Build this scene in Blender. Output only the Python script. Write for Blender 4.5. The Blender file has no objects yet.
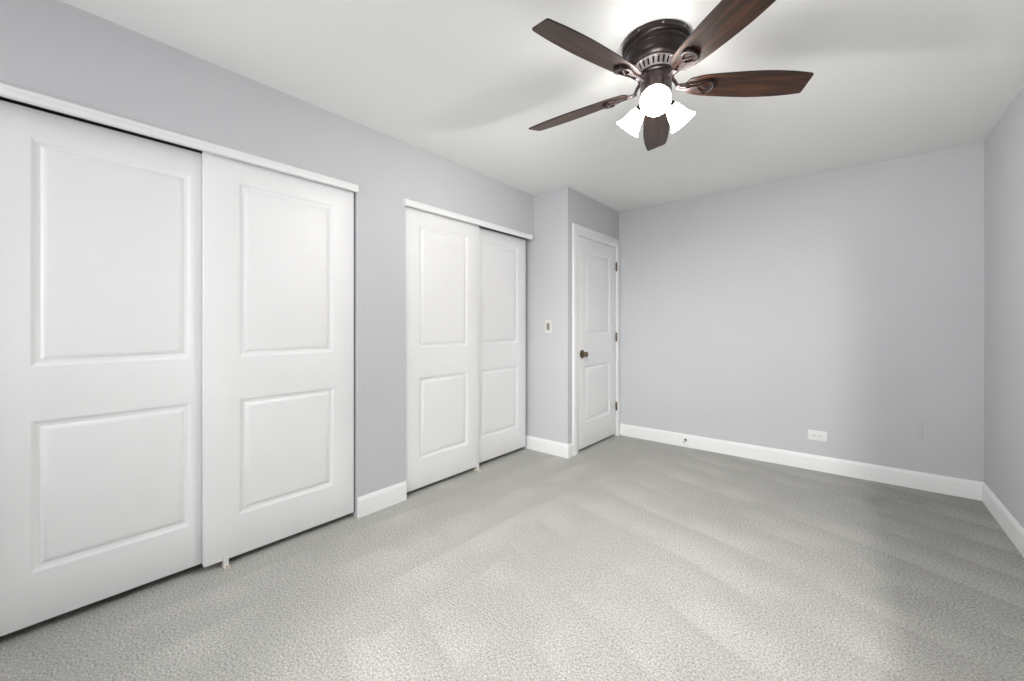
import bpy, bmesh, math, random
from math import pi, sin, cos, radians as R
from mathutils import Vector, Matrix

# ------------------------------------------------------------------ room measures (metres)
H = 2.44            # ceiling height
W = 3.034           # right wall
YB = 3.133          # face of the boxed-out corner that looks at the camera
XB = 0.384          # side of the boxed-out corner, with the hinged door
YK = 4.175          # back wall
YF = -1.70          # wall behind the camera
XC = -0.72          # back of the closets
FAN = (1.678, 1.797)

S = bpy.context.scene
C = S.collection

# ------------------------------------------------------------------ camera
cam_d = bpy.data.cameras.new('camera'); cam = bpy.data.objects.new('camera', cam_d); C.objects.link(cam)
cam.location = (2.348, 0.0, 1.180)
cam.rotation_euler = (pi / 2, 0, 0.6964)
cam_d.sensor_fit = 'HORIZONTAL'; cam_d.sensor_width = 36
cam_d.lens = 407.26 / 1024 * 36
cam_d.shift_y = -13.65 / 1024
cam_d.clip_start = 0.02
S.camera = cam

# ------------------------------------------------------------------ colour management, world, added daylight
S.view_settings.view_transform = 'Standard'; S.view_settings.look = 'None'
S.view_settings.exposure = 0.45; S.view_settings.gamma = 1.0
S.view_settings.use_curve_mapping = False
world = bpy.data.worlds.new('sky'); S.world = world; world.use_nodes = True
bg = world.node_tree.nodes['Background']
bg.inputs[0].default_value = (0.93, 0.96, 1.0, 1); bg.inputs[1].default_value = 0.9

def area(name, loc, rot, sx, sy, power, col=(1, 1, 1), spread=180):
    d = bpy.data.lights.new(name, 'AREA'); d.shape = 'RECTANGLE'; d.size = sx; d.size_y = sy
    d.energy = power; d.color = col; d.spread = R(spread)
    o = bpy.data.objects.new(name, d); C.objects.link(o); o.location = loc; o.rotation_euler = rot
    return o
# area light as daylight for the added window; added unseen spot behind the camera
area('added_daylight', (1.35, YF - 0.25, 1.50), (pi / 2, 0, 0), 2.0, 1.4, 58, (0.985, 0.99, 1.0))
pl_d = bpy.data.lights.new('added_spot', 'SPOT'); pl_d.energy = 215; pl_d.shadow_soft_size = 0.03; pl_d.color = (1.0, 0.99, 0.97)
pl_d.spot_size = R(68); pl_d.spot_blend = 0.7
pl = bpy.data.objects.new('added_spot', pl_d); C.objects.link(pl); pl.location = (2.600, -1.25, 2.12)
pl.rotation_euler = (Vector((1.93, 2.25, 0.0)) - Vector(pl.location)).to_track_quat('-Z', 'Y').to_euler()

# ------------------------------------------------------------------ materials
def mat(name, col, rough=0.6, metal=0.0, spec=0.5):
    m = bpy.data.materials.new(name); m.use_nodes = True
    b = m.node_tree.nodes['Principled BSDF']
    b.inputs['Base Color'].default_value = (*col, 1); b.inputs['Roughness'].default_value = rough
    b.inputs['Metallic'].default_value = metal; b.inputs['Specular IOR Level'].default_value = spec
    return m
def nodes(m):
    return m.node_tree.nodes, m.node_tree.links, m.node_tree.nodes['Principled BSDF']
def bump(m, scale, strength, dist=0.001, detail=3):
    n, l, b = nodes(m)
    tc = n.new('ShaderNodeTexCoord'); t = n.new('ShaderNodeTexNoise'); bp = n.new('ShaderNodeBump')
    t.inputs['Scale'].default_value = scale; t.inputs['Detail'].default_value = detail
    bp.inputs['Strength'].default_value = strength; bp.inputs['Distance'].default_value = dist
    l.new(tc.outputs['Object'], t.inputs['Vector']); l.new(t.outputs['Fac'], bp.inputs['Height'])
    l.new(bp.outputs['Normal'], b.inputs['Normal'])
def mottle(m, c1, c2, scale, detail=2):
    n, l, b = nodes(m)
    tc = n.new('ShaderNodeTexCoord'); t = n.new('ShaderNodeTexNoise'); r = n.new('ShaderNodeValToRGB')
    t.inputs['Scale'].default_value = scale; t.inputs['Detail'].default_value = detail
    r.color_ramp.elements[0].position = 0.3; r.color_ramp.elements[1].position = 0.7
    r.color_ramp.elements[0].color = (*c1, 1); r.color_ramp.elements[1].color = (*c2, 1)
    l.new(tc.outputs['Object'], t.inputs['Vector']); l.new(t.outputs['Fac'], r.inputs['Fac'])
    l.new(r.outputs['Color'], b.inputs['Base Color'])

M_wall = mat('grey_wall_paint', (0.50, 0.505, 0.53), 0.75, spec=0.25)
mottle(M_wall, (0.572, 0.576, 0.597), (0.586, 0.590, 0.611), 1.7); bump(M_wall, 160, 0.12, 0.0006)
M_ceil = mat('white_ceiling_paint', (0.74, 0.745, 0.735), 0.9, spec=0.15)
mottle(M_ceil, (0.885, 0.89, 0.875), (0.897, 0.90, 0.888), 1.2); bump(M_ceil, 120, 0.1, 0.0006)
M_trim = mat('white_trim_paint', (0.80, 0.80, 0.80), 0.38, spec=0.4)
mottle(M_trim, (0.85, 0.85, 0.85), (0.865, 0.865, 0.865), 6); bump(M_trim, 60, 0.04, 0.0004)
M_door = mat('white_door_paint', (0.80, 0.80, 0.805), 0.42, spec=0.4)
mottle(M_door, (0.845, 0.845, 0.85), (0.86, 0.86, 0.865), 3); bump(M_door, 90, 0.04, 0.0004)
M_dark = mat('shade_dark_board', (0.10, 0.10, 0.10), 0.9)  # closet shade put into the colour of boards and tracks
mottle(M_dark, (0.09, 0.09, 0.09), (0.11, 0.11, 0.11), 4)
M_bronze = mat('oil_rubbed_bronze', (0.055, 0.034, 0.032), 0.34, 0.55)
mottle(M_bronze, (0.020, 0.014, 0.014), (0.032, 0.022, 0.021), 30); bump(M_bronze, 200, 0.05, 0.0003)
M_bronze2 = mat('brushed_bronze', (0.22, 0.16, 0.15), 0.28, 0.8)
mottle(M_bronze2, (0.40, 0.36, 0.36), (0.50, 0.45, 0.45), 40)
M_bronze3 = mat('dark_bracket_bronze', (0.08, 0.06, 0.06), 0.3, 0.7)
mottle(M_bronze3, (0.06, 0.045, 0.045), (0.10, 0.078, 0.076), 40)
M_brass = mat('antique_brass', (0.20, 0.16, 0.10), 0.32, 0.9)
mottle(M_brass, (0.12, 0.10, 0.07), (0.28, 0.22, 0.14), 60)
M_ivory = mat('ivory_plastic', (0.74, 0.72, 0.66), 0.4); mottle(M_ivory, (0.73, 0.71, 0.65), (0.75, 0.73, 0.67), 20)
M_grey = mat('grey_plastic', (0.27, 0.265, 0.25), 0.45); mottle(M_grey, (0.25, 0.245, 0.23), (0.29, 0.285, 0.27), 20)
M_plate = mat('white_plastic', (0.82, 0.82, 0.82), 0.35); mottle(M_plate, (0.81, 0.81, 0.81), (0.83, 0.83, 0.83), 20)
M_slot = mat('dark_slot', (0.03, 0.03, 0.03), 0.7); mottle(M_slot, (0.025, 0.025, 0.025), (0.035, 0.035, 0.035), 20)
M_guide = mat('beige_nylon', (0.66, 0.60, 0.48), 0.5); mottle(M_guide, (0.62, 0.56, 0.44), (0.70, 0.64, 0.52), 40)
M_rubber = mat('black_rubber', (0.04, 0.04, 0.04), 0.7); mottle(M_rubber, (0.035, 0.035, 0.035), (0.05, 0.05, 0.05), 20)

def emissive(name, col, strength, base=(0.9, 0.9, 0.9)):
    m = mat(name, base, 0.35); n, l, b = nodes(m)
    b.inputs['Emission Color'].default_value = (*col, 1); b.inputs['Emission Strength'].default_value = strength
    t = n.new('ShaderNodeTexNoise'); t.inputs['Scale'].default_value = 15
    r = n.new('ShaderNodeMapRange'); r.inputs['To Min'].default_value = strength * 0.95; r.inputs['To Max'].default_value = strength * 1.05
    l.new(t.outputs['Fac'], r.inputs['Value']); l.new(r.outputs['Result'], b.inputs['Emission Strength'])
    return m
M_shade = emissive('lit_frosted_glass', (1.0, 0.97, 0.93), 20.0)
M_bulb = emissive('lit_bulb', (1.0, 0.95, 0.88), 60.0)

# glass of the added window: clear pane with a faint reflection
M_glass = bpy.data.materials.new('added_window_glass'); M_glass.use_nodes = True
n, l = M_glass.node_tree.nodes, M_glass.node_tree.links
n.clear(); o_ = n.new('ShaderNodeOutputMaterial'); mx = n.new('ShaderNodeMixShader'); tr = n.new('ShaderNodeBsdfTransparent'); gl = n.new('ShaderNodeBsdfGlossy')
fr = n.new('ShaderNodeFresnel'); fr.inputs[0].default_value = 1.45; gl.inputs['Roughness'].default_value = 0.02
l.new(fr.outputs[0], mx.inputs[0]); l.new(tr.outputs[0], mx.inputs[1]); l.new(gl.outputs[0], mx.inputs[2]); l.new(mx.outputs[0], o_.inputs[0])

# dark walnut of the fan blades: grain runs along local x
M_wood = mat('walnut_blade', (0.09, 0.045, 0.03), 0.36, spec=0.5)
n, l, b = nodes(M_wood)
tc = n.new('ShaderNodeTexCoord'); mp = n.new('ShaderNodeMapping'); mp.inputs['Scale'].default_value = (3.0, 42, 42)
t = n.new('ShaderNodeTexNoise'); t.inputs['Scale'].default_value = 1.6; t.inputs['Detail'].default_value = 6; t.inputs['Distortion'].default_value = 0.6
r = n.new('ShaderNodeValToRGB'); e = r.color_ramp.elements
e[0].position = 0.30; e[0].color = (0.014, 0.007, 0.005, 1); e[1].position = 0.72; e[1].color = (0.100, 0.036, 0.014, 1)
x = e.new(0.5); x.color = (0.040, 0.016, 0.009, 1)
l.new(tc.outputs['Object'], mp.inputs['Vector']); l.new(mp.outputs['Vector'], t.inputs['Vector']); l.new(t.outputs['Fac'], r.inputs['Fac']); l.new(r.outputs['Color'], b.inputs['Base Color'])
M_edge = mat('dark_blade_edge', (0.02, 0.012, 0.01), 0.4); mottle(M_edge, (0.018, 0.01, 0.009), (0.025, 0.015, 0.012), 30)

# carpet: speckled cut pile with vacuum tracks (bands where the nap leans the other way)
M_carpet = mat('grey_cut_pile_carpet', (0.40, 0.40, 0.37), 0.95, spec=0.1)
n, l, b = nodes(M_carpet)
tc = n.new('ShaderNodeTexCoord')
def noise(scale, detail, rough=0.6, vec=None):
    t = n.new('ShaderNodeTexNoise'); t.inputs['Scale'].default_value = scale; t.inputs['Detail'].default_value = detail; t.inputs['Roughness'].default_value = rough
    l.new(vec or tc.outputs['Object'], t.inputs['Vector']); return t
def math_(op, a, b_=None, c=None):
    k = n.new('ShaderNodeMath'); k.operation = op
    for i, v in enumerate((a, b_, c)):
        if v is None: continue
        if isinstance(v, (int, float)): k.inputs[i].default_value = v
        else: l.new(v, k.inputs[i])
    return k.outputs[0]
tuft = noise(330, 2, 0.7); clump = noise(130, 3, 0.7); soil = noise(2.2, 3)
ramp = n.new('ShaderNodeValToRGB'); e = ramp.color_ramp.elements
e[0].position = 0.37; e[0].color = (0.20, 0.198, 0.178, 1); e[1].position = 0.63; e[1].color = (0.73, 0.725, 0.685, 1)
mixf = math_('ADD', math_('MULTIPLY', tuft.outputs['Fac'], 0.42), math_('MULTIPLY', clump.outputs['Fac'], 0.58))
l.new(mixf, ramp.inputs['Fac'])
# vacuum tracks: strokes across the room on the right, strokes along the closets on the left,
# and a darker strip along the right wall: nap lean plus painted shadow
warp = noise(0.55, 1); sepo = n.new('ShaderNodeSeparateXYZ'); l.new(tc.outputs['Object'], sepo.inputs[0])
def strokes(angle, width, phase, amp):
    m2 = n.new('ShaderNodeMapping'); m2.inputs['Rotation'].default_value = (0, 0, R(angle))
    l.new(tc.outputs['Object'], m2.inputs['Vector'])
    sp = n.new('ShaderNodeSeparateXYZ'); l.new(m2.outputs['Vector'], sp.inputs[0])
    xx = math_('ADD', math_('ADD', sp.outputs[0], phase), math_('MULTIPLY', warp.outputs['Fac'], amp))
    fr_ = math_('FRACT', math_('DIVIDE', xx, width))
    k = n.new('ShaderNodeMapRange'); k.inputs['From Min'].default_value = 0.0; k.inputs['From Max'].default_value = 0.08
    l.new(fr_, k.inputs['Value'])
    k2 = n.new('ShaderNodeMapRange'); k2.inputs['From Min'].default_value = 0.35; k2.inputs['From Max'].default_value = 1.0
    k2.inputs['To Min'].default_value = 1.0; k2.inputs['To Max'].default_value = 0.0
    l.new(fr_, k2.inputs['Value'])
    return math_('MULTIPLY', k.outputs['Result'], k2.outputs['Result'])
def step(v, a, b_):
    k = n.new('ShaderNodeMapRange'); k.inputs['From Min'].default_value = a; k.inputs['From Max'].default_value = b_; l.new(v, k.inputs['Value']); return k.outputs['Result']
s1 = strokes(-72, 0.31, 0.10, 0.35); s2 = strokes(4, 0.27, 0.06, 0.30)
mask = noise(1.9, 2); mk = step(mask.outputs['Fac'], 0.40, 0.62)
edge_n = noise(2.6, 2)
xw = math_('ADD', sepo.outputs[0], math_('MULTIPLY', math_('SUBTRACT', edge_n.outputs['Fac'], 0.5), 0.55))
sel = step(xw, 0.90, 0.96)
mixs = n.new('ShaderNodeMix'); mixs.data_type = 'FLOAT'
l.new(sel, mixs.inputs[0]); l.new(s2, mixs.inputs[2]); l.new(s1, mixs.inputs[3])
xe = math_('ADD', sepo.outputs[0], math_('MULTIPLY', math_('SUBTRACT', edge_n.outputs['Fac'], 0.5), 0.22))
nap_shadow = step(xe, 2.40, 2.50)
nap = math_('ADD', math_('MULTIPLY', math_('MULTIPLY', mixs.outputs[0], mk), 0.14), math_('MULTIPLY', soil.outputs['Fac'], 0.12))
nap = math_('ADD', nap, 0.84)
nap = math_('SUBTRACT', nap, math_('MULTIPLY', nap_shadow, 0.17))
vm = n.new('ShaderNodeVectorMath'); vm.operation = 'SCALE'
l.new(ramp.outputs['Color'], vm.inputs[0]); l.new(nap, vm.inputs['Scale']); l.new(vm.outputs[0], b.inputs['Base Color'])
bp = n.new('ShaderNodeBump'); bp.inputs['Strength'].default_value = 0.4; bp.inputs['Distance'].default_value = 0.006
l.new(mixf, bp.inputs['Height']); l.new(bp.outputs['Normal'], b.inputs['Normal'])

# ------------------------------------------------------------------ mesh helpers
def link(name, bm, m, parent=None, smooth=None, loc=None, rot=None, mats=None):
    bmesh.ops.recalc_face_normals(bm, faces=bm.faces)
    me = bpy.data.meshes.new(name); bm.to_mesh(me); bm.free()
    for k in (mats or [m]): me.materials.append(k)
    if smooth is not None:
        for p in me.polygons: p.use_smooth = True
        me.set_sharp_from_angle(angle=R(smooth))
    o = bpy.data.objects.new(name, me); C.objects.link(o)
    if loc: o.location = loc
    if rot: o.rotation_euler = rot
    if parent: o.parent = parent
    return o
def box(bm, x0, x1, y0, y1, z0, z1, bev=0.0):
    g = bmesh.ops.create_cube(bm, size=1)['verts']
    bmesh.ops.transform(bm, verts=g, matrix=Matrix.Translation(((x0 + x1) / 2, (y0 + y1) / 2, (z0 + z1) / 2)) @ Matrix.Diagonal((x1 - x0, y1 - y0, z1 - z0, 1)))
    if bev:
        es = list({e for v in g for e in v.link_edges})
        bmesh.ops.bevel(bm, geom=es, offset=bev, segments=2, affect='EDGES', profile=0.6)
def lathe(bm, prof, seg=48, mtx=Matrix(), close=False):
    rings = []
    for (r_, z) in prof:
        if r_ < 1e-6: rings.append([bm.verts.new(mtx @ Vector((0, 0, z)))])
        else: rings.append([bm.verts.new(mtx @ Vector((r_ * cos(2 * pi * k / seg), r_ * sin(2 * pi * k / seg), z))) for k in range(seg)])
    pairs = list(zip(rings, rings[1:])) + ([(rings[-1], rings[0])] if close else [])
    for a, b_ in pairs:
        for k in range(seg):
            q = (k + 1) % seg
            if len(a) == 1 and len(b_) == 1: continue
            if len(a) == 1: bm.faces.new((a[0], b_[k], b_[q]))
            elif len(b_) == 1: bm.faces.new((a[k], a[q], b_[0]))
            else: bm.faces.new((a[k], a[q], b_[q], b_[k]))
def tube(bm, pts, radii, seg=12, flat=1.0, up=Vector((0, 0, 1))):
    pts = [Vector(p) for p in pts]; rings = []
    for i, p in enumerate(pts):
        d = (pts[min(i + 1, len(pts) - 1)] - pts[max(i - 1, 0)]).normalized()
        s = d.cross(up)
        s = s.normalized() if s.length > 1e-4 else Vector((1, 0, 0)); u = s.cross(d).normalized()
        rr = radii[i] if isinstance(radii, (list, tuple)) else radii
        rings.append([bm.verts.new(p + s * rr * cos(2 * pi * k / seg) + u * rr * flat * sin(2 * pi * k / seg)) for k in range(seg)])
    for a, b_ in zip(rings, rings[1:]):
        for k in range(seg):
            q = (k + 1) % seg; bm.faces.new((a[k], a[q], b_[q], b_[k]))
    bm.faces.new(rings[0]); bm.faces.new(rings[-1])
def sweep(bm, path, prof):
    """profile (out, z) swept along an xy polyline, mitred; 'out' is to the left of travel"""
    P = [Vector((*p, 0)) for p in path]; rings = []
    for i, p in enumerate(P):
        ds = []
        if i > 0: ds.append((p - P[i - 1]).normalized())
        if i < len(P) - 1: ds.append((P[i + 1] - p).normalized())
        ns = [Vector((-d.y, d.x, 0)) for d in ds]
        nn = sum(ns, Vector()).normalized(); k = 1 / max(0.3, nn.dot(ns[0]))
        rings.append([bm.verts.new(p + nn * k * a + Vector((0, 0, z))) for a, z in prof])
    m = len(prof)
    for a, b_ in zip(rings, rings[1:]):
        for k in range(m):
            q = (k + 1) % m; bm.faces.new((a[k], a[q], b_[q], b_[k]))
    bm.faces.new(rings[0]); bm.faces.new(rings[-1])
def tag(o, label, cat=None, group=None, kind=None):
    o['label'] = label
    if cat: o['category'] = cat
    if group: o['group'] = group
    if kind: o['kind'] = kind
    return o
def struct(name, bm, m, label, cat, smooth=None):
    return tag(link(name, bm, m, smooth=smooth), label, cat, kind='structure')
def empty(name, loc, rz=0):
    o = bpy.data.objects.new(name, None); C.objects.link(o); o.location = loc; o.rotation_euler = (0, 0, rz)
    o.empty_display_size = 0.05; return o

# ------------------------------------------------------------------ room shell
T = 0.115
HY = YF                                  # far end of the unseen room behind the camera
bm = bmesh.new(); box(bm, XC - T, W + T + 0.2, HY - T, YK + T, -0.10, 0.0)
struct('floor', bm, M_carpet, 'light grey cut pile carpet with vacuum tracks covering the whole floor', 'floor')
bm = bmesh.new(); box(bm, XC - T, W + T + 0.2, HY - T, YK + T, H, H + 0.10)
struct('ceiling', bm, M_ceil, 'smooth white ceiling carrying the five blade fan', 'ceiling')
O1 = (-0.20, 1.318); O2 = (1.672, YB)       # closet openings along the left wall
ZO = 2.045
bm = bmesh.new()
box(bm, -T, 0, YF, O1[0], 0, H); box(bm, -T, 0, O1[0], O1[1], ZO, H)
box(bm, -T, 0, O1[1], O2[0], 0, H); box(bm, -T, 0, O2[0], O2[1], ZO, H)
bmesh.ops.remove_doubles(bm, verts=bm.verts, dist=1e-5)
struct('wall_left', bm, M_wall, 'grey painted left wall with the two sliding door closets', 'wall')
bm = bmesh.new()
box(bm, XC, XB, YB, YB + T, 0, H)
D0, D1, DZ = 3.290, 4.122, 2.045            # hinged door opening
box(bm, XB - T, XB, YB + T, D0, 0, H); box(bm, XB - T, XB, D0, D1, DZ, H); box(bm, XB - T, XB, D1, YK, 0, H)
bmesh.ops.remove_doubles(bm, verts=bm.verts, dist=1e-5)
struct('wall_corner', bm, M_wall, 'grey boxed out wall corner carrying the light switch and the hinged door', 'wall')
bm = bmesh.new(); box(bm, XC - T, W + T, YK, YK + T, 0, H)
struct('wall_back', bm, M_wall, 'wide blank grey wall facing the camera above the power outlet', 'wall')
bm = bmesh.new(); box(bm, W, W + T, YF, YK, 0, H)
struct('wall_right', bm, M_wall, 'grey wall at the right edge of the room', 'wall')
# closet interior
bm = bmesh.new(); box(bm, XC - T, XC, YF - T, YK, 0, H); box(bm, XC, -T, 1.44, 1.52, 0, H); box(bm, XC, -T, YF - T, YF, 0, H)
struct('wall_closet', bm, M_dark, 'inner walls of the closets behind the sliding doors, coloured dark as shade', 'wall')
# rear wall with an added window; added wing wall shades the right floor
WX0, WX1, WZ0, WZ1 = 0.40, 2.30, 0.85, 2.10
bm = bmesh.new()
box(bm, -T, WX0, YF - T, YF, 0, H); box(bm, WX0, WX1, YF - T, YF, 0, WZ0); box(bm, WX0, WX1, YF - T, YF, WZ1, H); box(bm, WX1, W + T, YF - T, YF, 0, H)
struct('wall_front', bm, M_wall, 'grey wall behind the camera with the added wide window', 'wall')
bm = bmesh.new(); box(bm, 2.565, W, -0.52, -0.42, 0, H)
struct('added_wing_wall', bm, M_wall, 'short grey wing wall added behind the camera to cut the lamp light', 'wall')

def window(name, x0, x1, y, z0, z1, mull, label):
    bm = bmesh.new(); f = 0.035
    box(bm, x0, x0 + f, y - 0.08, y - 0.02, z0, z1); box(bm, x1 - f, x1, y - 0.08, y - 0.02, z0, z1)
    box(bm, x0 + f, x1 - f, y - 0.08, y - 0.02, z0, z0 + f); box(bm, x0 + f, x1 - f, y - 0.08, y - 0.02, z1 - f, z1)
    if mull: box(bm, (x0 + x1) / 2 - 0.02, (x0 + x1) / 2 + 0.02, y - 0.075, y - 0.025, z0 + f, z1 - f)
    w = struct(name, bm, M_trim, label, 'window')
    bm = bmesh.new(); box(bm, x0 + f, x1 - f, y - 0.053, y - 0.047, z0 + f, z1 - f)
    link('added_window_pane', bm, M_glass, w)
    return w
window('added_window', WX0, WX1, YF, WZ0, WZ1, True, 'white framed window added behind the camera for daylight')
bm = bmesh.new(); lathe(bm, [(0, H - 0.001), (0.06, H - 0.001), (0.058, H - 0.02), (0.006, H - 0.03), (0.003, H - 0.04), (0.003, 2.22), (0.022, 2.21), (0.024, 2.17), (0.018, 2.165), (0, 2.165)], 32, Matrix.Translation((2.600, -1.25, 0)))  # unseen fitting added to dress the extra spot
struct('added_pendant', bm, M_trim, 'thin white pendant fitting added unseen behind the camera for the extra spot light', 'added lamp holder', smooth=40)

# ------------------------------------------------------------------ baseboards
PROF = [(0, 0), (0.014, 0), (0.014, 0.098), (0.0125, 0.106), (0.0085, 0.112), (0.0065, 0.119), (0.003, 0.125), (0, 0.125)]
def base(name, path, label):
    bm = bmesh.new(); sweep(bm, path, PROF)
    return struct(name, bm, M_trim, label, 'baseboard', smooth=40)
base('baseboard_left', [(-0.045, O2[0] + 0.0), (0, O2[0]), (0, O1[1]), (-0.045, O1[1])][1:3], 'short white baseboard on the left wall between the two closets')
base('baseboard_corner', [(XB, 3.207), (XB, YB), (-0.115, YB)], 'white baseboard wrapping the boxed out corner under the light switch')
base('baseboard_back', [(W, YK), (XB + 0.018, YK)], 'long white baseboard along the blank back wall')
base('baseboard_right', [(W, YF), (W, YK - 0.014)], 'white baseboard along the right wall')

# ------------------------------------------------------------------ closet head rails
def rail(name, y0, y1, label):
    bm = bmesh.new()
    prof = [(0.0, 2.008), (0.022, 2.008), (0.0245, 2.012), (0.0245, 2.030), (0.021, 2.034), (0.021, 2.045), (0.017, 2.052), (0.0, 2.052)]
    rings = [[bm.verts.new((a, y, z)) for a, z in prof] for y in (y0, y1)]
    m = len(prof)
    for k in range(m): bm.faces.new((rings[0][k], rings[0][(k + 1) % m], rings[1][(k + 1) % m], rings[1][k]))
    bm.faces.new(rings[0]); bm.faces.new(rings[1])
    return struct(name, bm, M_trim, label, 'trim')
r1 = rail('trim_1', -0.24, 1.314, 'white head rail hiding the track above the near closet doors')
r2 = rail('trim_2', 1.657, 3.086, 'white head rail hiding the track above the far closet doors')
for r_, y0, y1 in ((r1, O1[0], O1[1]), (r2, O2[0], O2[1])):
    bm = bmesh.new(); box(bm, -0.105, -0.012, y0 + 0.002, y1 - 0.002, 2.036, 2.045)
    tag(link('sliding_track', bm, M_dark, r_), 'track above the doors, coloured dark as shade')

# ------------------------------------------------------------------ moulded two panel doors (face towards +x)
def panel_door(bm, face, thick, y0, y1, z0, z1, panels):
    """panels: (ya, yb, [(za, zb), ...]) with shared y range; moulded recess and raised field"""
    ya, yb, zs = panels
    ys = [y0, ya, yb, y1]; zz = [z0]
    for a, b_ in zs: zz += [a, b_]
    zz.append(z1)
    g = [[bm.verts.new((face, y, z)) for z in zz] for y in ys]
    for i in range(3):
        for j in range(len(zz) - 1):
            if i == 1 and j % 2 == 1: continue
            bm.faces.new((g[i][j], g[i + 1][j], g[i + 1][j + 1], g[i][j + 1]))
    prof = [(0.004, -0.0015), (0.009, -0.0045), (0.016, -0.0085), (0.022, -0.0095), (0.027, -0.0095), (0.031, -0.0075), (0.040, -0.0030), (0.046, -0.0015), (0.050, -0.0012)]
    for j, (a, b_) in enumerate(zs):
        jj = 2 * j + 1
        prev = [g[1][jj], g[2][jj], g[2][jj + 1], g[1][jj + 1]]
        for ins, dep in prof:
            cur = [bm.verts.new((face + dep, y, z)) for y, z in ((ya + ins, a + ins), (yb - ins, a + ins), (yb - ins, b_ - ins), (ya + ins, b_ - ins))]
            for k in range(4): bm.faces.new((prev[k], prev[(k + 1) % 4], cur[(k + 1) % 4], cur[k]))
            prev = cur
        bm.faces.new(prev)
    # rounded arris, edges and back
    loop = [g[0][j] for j in range(len(zz))] + [g[1][-1], g[2][-1], g[3][-1]] + [g[3][j] for j in range(len(zz) - 2, -1, -1)] + [g[2][0], g[1][0]]
    def off(v, d, x): 
        c = Vector((x, v.co.y, v.co.z))
        if abs(v.co.y - y0) < 1e-6: c.y += -d
        if abs(v.co.y - y1) < 1e-6: c.y += d
        if abs(v.co.z - z0) < 1e-6: c.z += -d
        if abs(v.co.z - z1) < 1e-6: c.z += d
        return bm.verts.new(c)
    prev = loop
    for d, x in ((0.001, face - 0.0004), (0.0016, face - 0.0016), (0.0016, face - thick)):
        cur = [off(v, d, x) for v in loop]
        for k in range(len(loop)):
            q = (k + 1) % len(loop); bm.faces.new((prev[k], prev[q], cur[q], cur[k]))
        prev = cur
    bm.faces.new(prev)

ZP = [(0.235, 0.820), (1.027, 1.908)]
def closet_door(name, face, y0, y1, z0, pa, pb, label):
    ztop = 2.021 if face > -0.03 else 2.014
    bm = bmesh.new(); panel_door(bm, face, 0.034, y0, y1, z0, ztop, (pa, pb, ZP))
    return struct(name, bm, M_door, label, 'closet door', smooth=25)
closet_door('door_1', -0.058, -0.120, 0.628, 0.041, 0.012, 0.506, 'white two panel sliding closet door nearest the camera, set behind its neighbour')
closet_door('door_2', -0.018, 0.549, 1.303, 0.035, 0.690, 1.180, 'white two panel sliding door at the right of the near closet, in front')
closet_door('door_3', -0.018, 1.684, 2.405, 0.034, 1.798, 2.279, 'white two panel sliding door at the left of the far closet, in front')
closet_door('door_4', -0.058, 2.350, 3.080, 0.036, 2.470, 2.962, 'white two panel sliding door at the right of the far closet beside the switch')

# hinged door in the boxed-out corner
SL = (3.306, 4.106)
bm = bmesh.new(); panel_door(bm, XB - 0.002, 0.038, SL[0], SL[1], 0.027, 2.028, (3.446, 3.962, [(0.262, 0.812), (1.105, 1.912)]))
hd = struct('door_5', bm, M_door, 'white two panel hinged door with dark knob beside the back wall', 'door', smooth=25)
# knob with tall rose
bm = bmesh.new()
my = Matrix.Translation((XB - 0.002, 3.384, 0.922)) @ Matrix.Rotation(pi / 2, 4, 'Y')
lathe(bm, [(0, 0.0), (0.041, 0.0), (0.042, 0.003), (0.038, 0.008), (0.026, 0.011), (0.013, 0.013), (0.011, 0.022), (0.012, 0.028), (0.019, 0.032), (0.0245, 0.038), (0.0265, 0.046), (0.025, 0.053), (0.018, 0.059), (0.009, 0.062), (0, 0.0625)], 32, my)
link('door_knob', bm, M_brass, hd, smooth=45)
for z in (0.322, 1.070, 1.830):
    bm = bmesh.new()
    box(bm, XB - 0.0015, XB + 0.0015, 4.094, 4.118, z - 0.045, z + 0.045)
    lathe(bm, [(0, -0.049), (0.004, -0.048), (0.0065, -0.045), (0.0065, 0.045), (0.004, 0.048), (0, 0.049)], 14, Matrix.Translation((XB + 0.006, 4.110, z)))
    link('door_hinge', bm, M_brass, hd, smooth=40)
# jamb and casing
bm = bmesh.new()
box(bm, XB - T, XB, D0, D0 + 0.013, 0, 2.032); box(bm, XB - T, XB, D1 - 0.013, D1, 0, 2.032); box(bm, XB - T, XB, D0, D1, 2.032, DZ)
box(bm, XB - 0.062, XB - 0.042, D0 + 0.013, D0 + 0.024, 0, 2.02); box(bm, XB - 0.062, XB - 0.042, D1 - 0.024, D1 - 0.013, 0, 2.02); box(bm, XB - 0.062, XB - 0.042, D0 + 0.013, D1 - 0.013, 2.02, 2.032)
struct('trim_3', bm, M_trim, 'white jamb lining the hinged door opening', 'door jamb')
cs = [(0.0, 0.0), (0.010, 0.0), (0.012, 0.010), (0.0165, 0.022), (0.0165, 0.056), (0.013, 0.062), (0.0, 0.064)]   # (out, across from opening edge)
bm = bmesh.new()
ca, cb, ct = 3.299, 4.1105, 2.0365
def cring(pt, dirv):
    return [bm.verts.new((XB + a, pt[0] + dirv[0] * w_, pt[1] + dirv[1] * w_)) for a, w_ in cs]
scale_t = (2.100 - ct) / 0.064
rs = [cring((ca, 0), (-1.42, 0)), cring((ca, ct), (-1.42, 1.44)), cring((cb, ct), (1.0, 1.44)), cring((cb, 0), (1.0, 0))]
for a, b_ in zip(rs, rs[1:]):
    for k in range(len(cs)):
        q = (k + 1) % len(cs); bm.faces.new((a[k], a[q], b_[q], b_[k]))
bm.faces.new(rs[0]); bm.faces.new(rs[-1])
struct('trim_4', bm, M_trim, 'white moulded casing around the hinged door', 'door casing', smooth=35)

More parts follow.
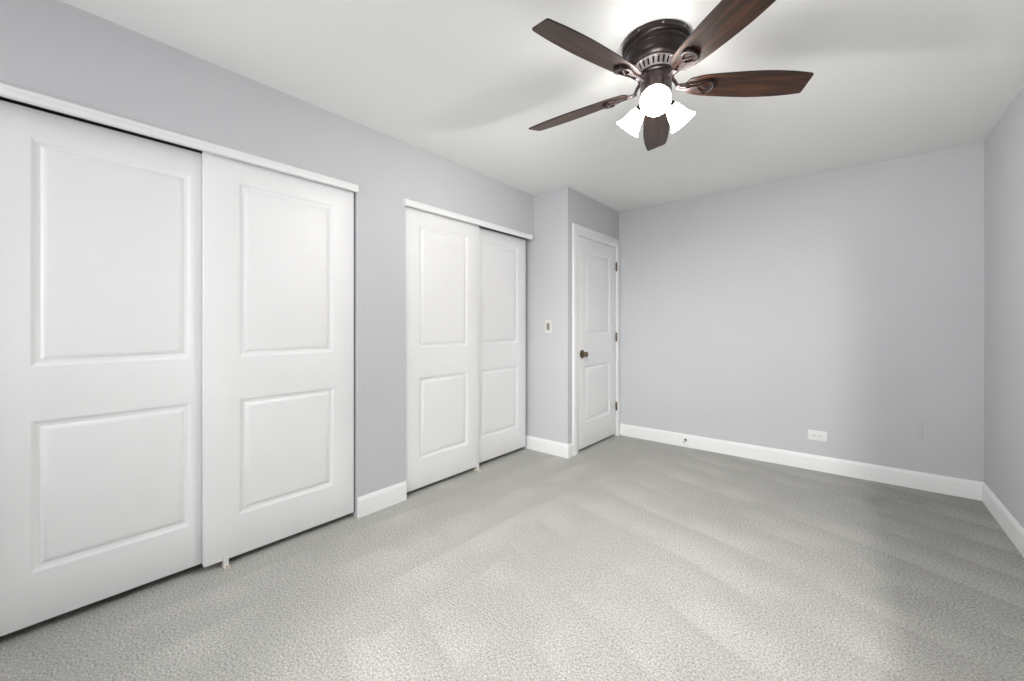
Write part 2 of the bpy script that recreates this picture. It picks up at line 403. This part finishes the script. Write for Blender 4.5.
# ------------------------------------------------------------------ small fittings
# light switch on the boxed-out corner (faces -y)
t = empty('light_switch', (0.172, YB, 1.183))
tag(t, 'ivory wall plate with a grey toggle switch beside the hinged door', 'light switch')
bm = bmesh.new(); box(bm, -0.037, 0.037, -0.006, 0.0, -0.060, 0.060, 0.003); link('cover_plate', bm, M_ivory, t, smooth=40)
bm = bmesh.new(); box(bm, -0.0165, 0.0165, -0.0085, -0.0045, -0.033, 0.033, 0.0015); sw = link('rocker', bm, M_grey, t, smooth=40)
tag(sw, 'grey rocker')
bm = bmesh.new()
box(bm, -0.006, 0.006, -0.017, -0.008, -0.004, 0.014, 0.002)
link('toggle', bm, M_grey, t, smooth=40)
for z in (-0.045, 0.045):
    bm = bmesh.new(); lathe(bm, [(0, 0.0012), (0.003, 0.0008), (0.0032, 0)], 12, Matrix.Translation((0, -0.006, z)) @ Matrix.Rotation(pi / 2, 4, 'X'))
    link('screw', bm, M_plate, t, smooth=40)

# horizontal duplex outlet on the back wall
t = empty('wall_outlet', (2.127, YK, 0.288))
tag(t, 'white horizontal power outlet low on the blank back wall', 'outlet')
bm = bmesh.new(); box(bm, -0.0625, 0.0625, -0.006, 0.0, -0.040, 0.040, 0.003); link('cover_plate', bm, M_plate, t, smooth=40)
for sx in (-1, 1):
    bm = bmesh.new(); box(bm, sx * 0.0205 - 0.0165, sx * 0.0205 + 0.0165, -0.0085, -0.005, -0.0145, 0.0145, 0.0035)
    rc = link('receptacle', bm, M_plate, t, smooth=40)
    bm = bmesh.new()
    for dz in (-0.0065, 0.0065): box(bm, sx * 0.0205 - 0.002, sx * 0.0205 + 0.006, -0.0092, -0.0080, dz - 0.0014, dz + 0.0014)
    lathe(bm, [(0, 0), (0.0028, 0), (0.0028, 0.0012), (0, 0.0012)], 12, Matrix.Translation((sx * 0.0205 - 0.008, -0.0080, 0)) @ Matrix.Rotation(pi / 2, 4, 'X'))
    tag(link('socket_slots', bm, M_slot, rc), 'dark socket slots')
bm = bmesh.new(); lathe(bm, [(0, 0.0015), (0.003, 0.001), (0.0033, 0)], 12, Matrix.Translation((0, -0.006, 0)) @ Matrix.Rotation(pi / 2, 4, 'X')); link('screw', bm, M_plate, t, smooth=40)

t = empty('blank_cover_plate', (2.700, YK, 0.432))
tag(t, 'blank plate painted over in wall grey, low on the back wall near the right corner', 'cover plate')
bm = bmesh.new(); box(bm, -0.038, 0.038, -0.005, 0.0, -0.060, 0.060, 0.0035); link('cover_plate', bm, M_wall, t, smooth=40)
# spring door stop screwed to the back baseboard
t = empty('door_stop', (1.088, YK - 0.014, 0.068))
tag(t, 'small door stop with dark base on the back baseboard near the hinged door', 'door stop')
mx_ = Matrix.Rotation(pi / 2, 4, 'X')
bm = bmesh.new(); lathe(bm, [(0, 0), (0.013, 0), (0.013, 0.003), (0.009, 0.008), (0, 0.009)], 20, mx_); tag(link('base', bm, M_bronze, t, smooth=40), 'dark base')
bm = bmesh.new()
pts = [(0.005 * cos(k * 0.7), -0.008 - k * 0.00052, 0.005 * sin(k * 0.7)) for k in range(100)]
tube(bm, pts, 0.0011, 6); link('spring', bm, M_plate, t, smooth=60)
bm = bmesh.new(); lathe(bm, [(0, 0.058), (0.006, 0.058), (0.008, 0.061), (0.0085, 0.069), (0.006, 0.073), (0, 0.074)], 16, mx_); tag(link('tip', bm, M_plate, t, smooth=40), 'white rubber tip')

# floor guides that keep the sliding doors apart
def guide(y, label):
    t = empty('floor_guide', (-0.038, y, 0.0)); tag(t, label, 'door guide', group='floor guides under the sliding doors')
    bm = bmesh.new(); box(bm, -0.045, 0.048, -0.013, 0.014, 0.0, 0.006, 0.001); link('base_plate', bm, M_guide, t, smooth=40)
    bm = bmesh.new()
    box(bm, 0.0235, 0.0275, -0.011, 0.011, 0.005, 0.052, 0.0012); box(bm, -0.003, 0.002, -0.011, 0.011, 0.005, 0.045, 0.0012)
    link('fin', bm, M_plate, t, smooth=40)
    bm = bmesh.new(); lathe(bm, [(0, 0.009), (0.003, 0.0085), (0.004, 0.006)], 12, Matrix.Translation((0.038, 0, 0))); link('screw', bm, M_brass, t, smooth=40)
guide(0.634, 'beige plastic door guide on the carpet under the near closet doors')
guide(2.388, 'beige plastic door guide on the carpet under the far closet doors')

# ------------------------------------------------------------------ ceiling fan
fan = empty('ceiling_fan', (*FAN, H))
tag(fan, 'dark bronze flush mount ceiling fan with five walnut blades and three lit glass shades', 'ceiling fan')
dz = lambda z: z - H
def lz(name, prof, m, label=None, seg=64, parent=fan):
    bm = bmesh.new(); lathe(bm, [(a, dz(z)) for a, z in prof], seg); o = link(name, bm, m, parent, smooth=32)
    if label: o['label'] = label
    return o
house = lz('motor_housing', [(0, 2.4395), (0.143, 2.4395), (0.1445, 2.436), (0.1445, 2.418), (0.141, 2.413), (0.134, 2.410), (0.132, 2.406), (0.1345, 2.401), (0.134, 2.395), (0.127, 2.389), (0.125, 2.384), (0.1245, 2.365), (0.120, 2.352), (0.110, 2.341), (0.101, 2.337), (0.0995, 2.333), (0.096, 2.331), (0.080, 2.326), (0.064, 2.300), (0, 2.300)], M_bronze)
for k in range(3):
    a = R(262 + 40 * k); bm = bmesh.new()
    lathe(bm, [(0, 0.0035), (0.003, 0.003), (0.0045, 0)], 12, Matrix.Translation((0.1435 * cos(a), 0.1435 * sin(a), dz(2.427))) @ Matrix.Rotation(a, 4, 'Z') @ Matrix.Rotation(pi / 2, 4, 'Y'))
    link('housing_screw', bm, M_bronze2, house, smooth=40)
# slotted vent ring: two rims joined by fins
bm = bmesh.new()
lathe(bm, [(0.092, dz(2.334)), (0.0975, dz(2.333)), (0.096, dz(2.327)), (0.090, dz(2.327))], 64, close=True)
lathe(bm, [(0.070, dz(2.306)), (0.080, dz(2.305)), (0.079, dz(2.299)), (0.069, dz(2.299))], 64, close=True)
NF = 26
for k in range(NF):
    a0 = 2 * pi * k / NF; hw = 2 * pi / NF * 0.29
    o1 = []
    for (rr, zz) in ((0.0955, 2.330), (0.0785, 2.302), (0.0745, 2.304), (0.0915, 2.332)):
        for s in (-1, 1): o1.append(bm.verts.new((rr * cos(a0 + s * hw), rr * sin(a0 + s * hw), dz(zz))))
    for q in range(4):
        a, b_ = 2 * q, (2 * q + 2) % 8
        bm.faces.new((o1[a], o1[a + 1], o1[b_ + 1], o1[b_]))
    bm.faces.new([o1[0], o1[2], o1[4], o1[6]]); bm.faces.new([o1[1], o1[3], o1[5], o1[7]])
vr = link('vent_ring', bm, M_bronze2, fan, smooth=30); vr['label'] = 'brushed bronze slotted vent ring'
lz('flywheel', [(0, 2.300), (0.077, 2.300), (0.079, 2.297), (0.079, 2.288), (0.075, 2.284), (0, 2.284)], M_bronze)
lz('switch_housing', [(0, 2.285), (0.066, 2.285), (0.0675, 2.280), (0.0665, 2.276), (0.066, 2.225), (0.0675, 2.221), (0.066, 2.215), (0.058, 2.208), (0.050, 2.204), (0.047, 2.176), (0.040, 2.166), (0.022, 2.158), (0.010, 2.156), (0.009, 2.148), (0, 2.146)], M_bronze3)

# one blade, its bracket below it, then four copies
PIT = -0.263; ZB = dz(2.250)
def bl(r_, w, h=0.0):     # blade-plane coordinates to fan coordinates
    return Vector((r_, w * cos(PIT) - h * sin(PIT), w * sin(PIT) + h * cos(PIT) + ZB))
def smooth_poly(pts, rads, seg=6):
    out = []; n_ = len(pts)
    for i in range(n_):
        p = Vector(pts[i]); a = Vector(pts[i - 1]) - p; b_ = Vector(pts[(i + 1) % n_]) - p
        r_ = rads[i]
        if r_ <= 0: out.append(p); continue
        a.normalize(); b_.normalize(); p0 = p + a * r_; p1 = p + b_ * r_
        for k in range(seg + 1):
            t_ = k / seg; out.append((1 - t_) ** 2 * p0 + 2 * t_ * (1 - t_) * p + t_ * t_ * p1)
    return out
def half(r_):             # half width of the blade along its length
    ks = [(0.150, 0.042), (0.185, 0.053), (0.26, 0.060), (0.36, 0.067), (0.45, 0.0705), (0.54, 0.067), (0.60, 0.061), (0.655, 0.052)]
    for (a, wa), (b_, wb) in zip(ks, ks[1:]):
        if r_ <= b_:
            t_ = (r_ - a) / (b_ - a); return wa + (wb - wa) * t_
    return ks[-1][1]
side = [0.185 + (0.655 - 0.185) * k / 16 for k in range(17)]
def hs(r_):               # smoothed
    return sum(half(min(0.655, max(0.15, r_ + d))) for d in (-0.03, -0.015, 0, 0.015, 0.03)) / 5
outline = [(0.150, -0.026), (0.160, -0.040)] + [(r_, -hs(r_)) for r_ in side] + [(0.662, 0.052)] 
outline = [(a, b_) for a, b_ in outline]
pts2 = [(0.128, 0.018), (0.128, -0.018), (0.142, -0.037)] + [(r_, -hs(r_)) for r_ in side[:-1]] + [(0.655, -0.0515), (0.661, 0.0515)] + [(r_, hs(r_)) for r_ in side[:-1][::-1]] + [(0.142, 0.037)]
rads = [0.01, 0.01, 0.006] + [0] * 16 + [0.011, 0.011] + [0] * 16 + [0.006]
poly = smooth_poly(pts2, rads)
bm = bmesh.new(); th = 0.0032; bv = 0.0014
rings = []
cen = Vector((0.42, 0))
def inset(p, d):
    q = Vector((max(0.128, min(0.6605, p.x)), p.y)); dirv = Vector((0.15 if p.x > 0.6 else (-0.15 if p.x < 0.18 else 0), p.y / 0.06))
    if abs(p.y) < 0.045 and p.x > 0.64: dirv = Vector((1, 0))
    if abs(p.y) < 0.035 and p.x < 0.17: dirv = Vector((-1, 0))
    if dirv.length > 1: dirv.normalize()
    return p - dirv * d
for (h, d) in ((th, bv), (th - bv, 0), (-th + bv, 0), (-th, bv)):
    rings.append([bm.verts.new(bl(*inset(p, d), h)) for p in poly])
for ri, (a, b_) in enumerate(zip(rings, rings[1:])):
    for k in range(len(poly)):
        q = (k + 1) % len(poly); f = bm.faces.new((a[k], a[q], b_[q], b_[k])); f.material_index = 1
bm.faces.new(rings[0]); bm.faces.new(rings[-1])
blade = link('fan_blade', bm, None, fan, mats=[M_wood, M_edge])
# bracket: curved arm from the flywheel, opening into a shield with two cut-outs under the blade
bm = bmesh.new()
sq = lambda a, b_: (0.090 + (a - 0.108) * 0.84, b_ * 0.92)
def hatch(loops, h0, h1):
    loops = [[sq(a, b_) for a, b_ in lp] for lp in loops]
    allv = []
    top = []
    for h in (h0, h1):
        es = []
        vs_l = []
        for lp in loops:
            vs = [bm.verts.new(bl(a, b_, h)) for a, b_ in lp]; vs_l.append(vs)
            es += [bm.edges.new((vs[k], vs[(k + 1) % len(vs)])) for k in range(len(vs))]
        bmesh.ops.triangle_fill(bm, edges=es, use_beauty=True, normal=bl(0, 0, 1) - bl(0, 0, 0))
        top.append(vs_l)
    for A, B in zip(*top):
        for k in range(len(A)):
            q = (k + 1) % len(A); bm.faces.new((A[k], A[q], B[q], B[k]))
out = smooth_poly([(0.108, 0.013), (0.108, -0.013), (0.150, -0.020), (0.196, -0.017), (0.245, -0.041), (0.292, -0.030), (0.300, 0.0), (0.292, 0.030), (0.245, 0.041), (0.196, 0.017), (0.150, 0.020)],
                  [0.004, 0.004, 0.02, 0.022, 0.022, 0.014, 0.014, 0.014, 0.022, 0.022, 0.02])
h1_ = smooth_poly([(0.222, -0.012), (0.252, -0.027), (0.274, -0.021), (0.278, 0.0), (0.274, 0.021), (0.252, 0.027), (0.222, 0.012)], [0.006] * 7, 4)
h2_ = smooth_poly([(0.132, -0.007), (0.155, -0.009), (0.180, -0.005), (0.180, 0.005), (0.155, 0.009), (0.132, 0.007)], [0.005] * 6, 4)
hatch([out, h1_, h2_], -th - 0.0005, -th - 0.0075)
# raised rim round the shield end
rim = [bl(*sq(0.262 + 0.034 * cos(a), 0.036 * sin(a)), -th - 0.0085) for a in [R(-115 + 230 * k / 20) for k in range(21)]]
nf0 = len(bm.faces)
tube(bm, rim, [0.0035 + 0.003 * sin(pi * k / 20) for k in range(21)], 10)
for f in list(bm.faces)[nf0:]: f.material_index = 1
tube(bm, [bl(*sq(0.225, -0.013), -th - 0.008), bl(*sq(0.255, 0.002), -th - 0.009), bl(*sq(0.276, 0.010), -th - 0.008)], 0.004, 8)
arm = [Vector((0.060, 0, dz(2.286))), Vector((0.075, 0, dz(2.279))), Vector((0.088, 0, dz(2.262))), Vector((0.096, 0, dz(2.246))), Vector((0.104, 0, dz(2.241))), Vector((0.116, 0, dz(2.2405))), Vector((0.132, 0, dz(2.2415)))]
tube(bm, arm, [0.013, 0.0125, 0.011, 0.011, 0.012, 0.012, 0.009], 14, flat=0.42, up=Vector((0, 1, 0)).cross(Vector((1, 0, 0))) * -1)
br = link('blade_bracket', bm, None, blade, smooth=35, mats=[M_bronze3, M_bronze]); br['label'] = 'dark metal blade bracket with cut out shield'
for k, (r_, w) in enumerate(((0.206, 0.0), (0.236, -0.028), (0.236, 0.028))):
    pass
ANG = 4.4362
blade.rotation_euler = (0, 0, ANG)
for k in range(1, 5):
    c = blade.copy(); C.objects.link(c); c.rotation_euler = (0, 0, ANG + k * 2 * pi / 5)
    for ch in blade.children:
        d = ch.copy(); C.objects.link(d); d.parent = c

# three lit bell shades on short arms
def lampm(az):            # matrix: local z runs down and outwards along the shade
    a = R(az); t_ = R(43)
    base_ = Vector((0.066 * cos(a), 0.066 * sin(a), dz(2.182)))
    d = Vector((cos(a) * cos(t_), sin(a) * cos(t_), -sin(t_)))
    q = d.to_track_quat('Z', 'Y').to_matrix().to_4x4()
    return Matrix.Translation(base_) @ q, base_, a
first = True
for az in (290, 171, 57):
    m_, b0, a = lampm(az)
    bm = bmesh.new()
    tube(bm, [(0.030 * cos(a), 0.030 * sin(a), dz(2.190)), (0.050 * cos(a), 0.050 * sin(a), dz(2.194)), tuple(b0 + Vector((0, 0, 0.001)))], [0.009, 0.009, 0.010], 12)
    lathe(bm, [(0, -0.012), (0.012, -0.012), (0.019, -0.006), (0.0235, 0.004), (0.0245, 0.022), (0.0225, 0.024), (0, 0.024)], 28, m_)
    link('lamp_holder', bm, M_bronze, fan, smooth=35)
    bm = bmesh.new()
    pr = [(0.0215, 0.012), (0.0265, 0.020), (0.033, 0.034), (0.040, 0.056), (0.0465, 0.080), (0.055, 0.100), (0.0655, 0.113), (0.0635, 0.1145), (0.0525, 0.102), (0.044, 0.081), (0.0375, 0.057), (0.030, 0.035), (0.0235, 0.022), (0.0185, 0.014)]
    pr = [(0.0215 + (a_ - 0.0215) * 0.90, 0.012 + (z_ - 0.012) * 0.96) for a_, z_ in pr]
    lathe(bm, pr, 40, m_, close=True)
    sh = link('lamp_shade', bm, M_shade, fan, smooth=50); sh['label'] = 'glowing frosted glass bell shade'
    bm = bmesh.new()
    lathe(bm, [(0, 0.024), (0.012, 0.024), (0.013, 0.040), (0.022, 0.056), (0.027, 0.070), (0.024, 0.084), (0.014, 0.094), (0, 0.097)], 24, m_)
    link('light_bulb', bm, M_bulb, sh, smooth=60)
    d = bpy.data.lights.new('bulb_light', 'SPOT'); d.energy = 28; d.shadow_soft_size = 0.028; d.color = (1.0, 0.98, 0.95)
    d.spot_size = R(156); d.spot_blend = 0.8
    o = bpy.data.objects.new('bulb_light', d); C.objects.link(o); o.location = Vector((*FAN, H)) + m_ @ Vector((0, 0, 0.122))
    o.rotation_euler = m_.to_quaternion().to_matrix().to_4x4().__matmul__(Matrix.Rotation(pi, 4, 'X')).to_euler()
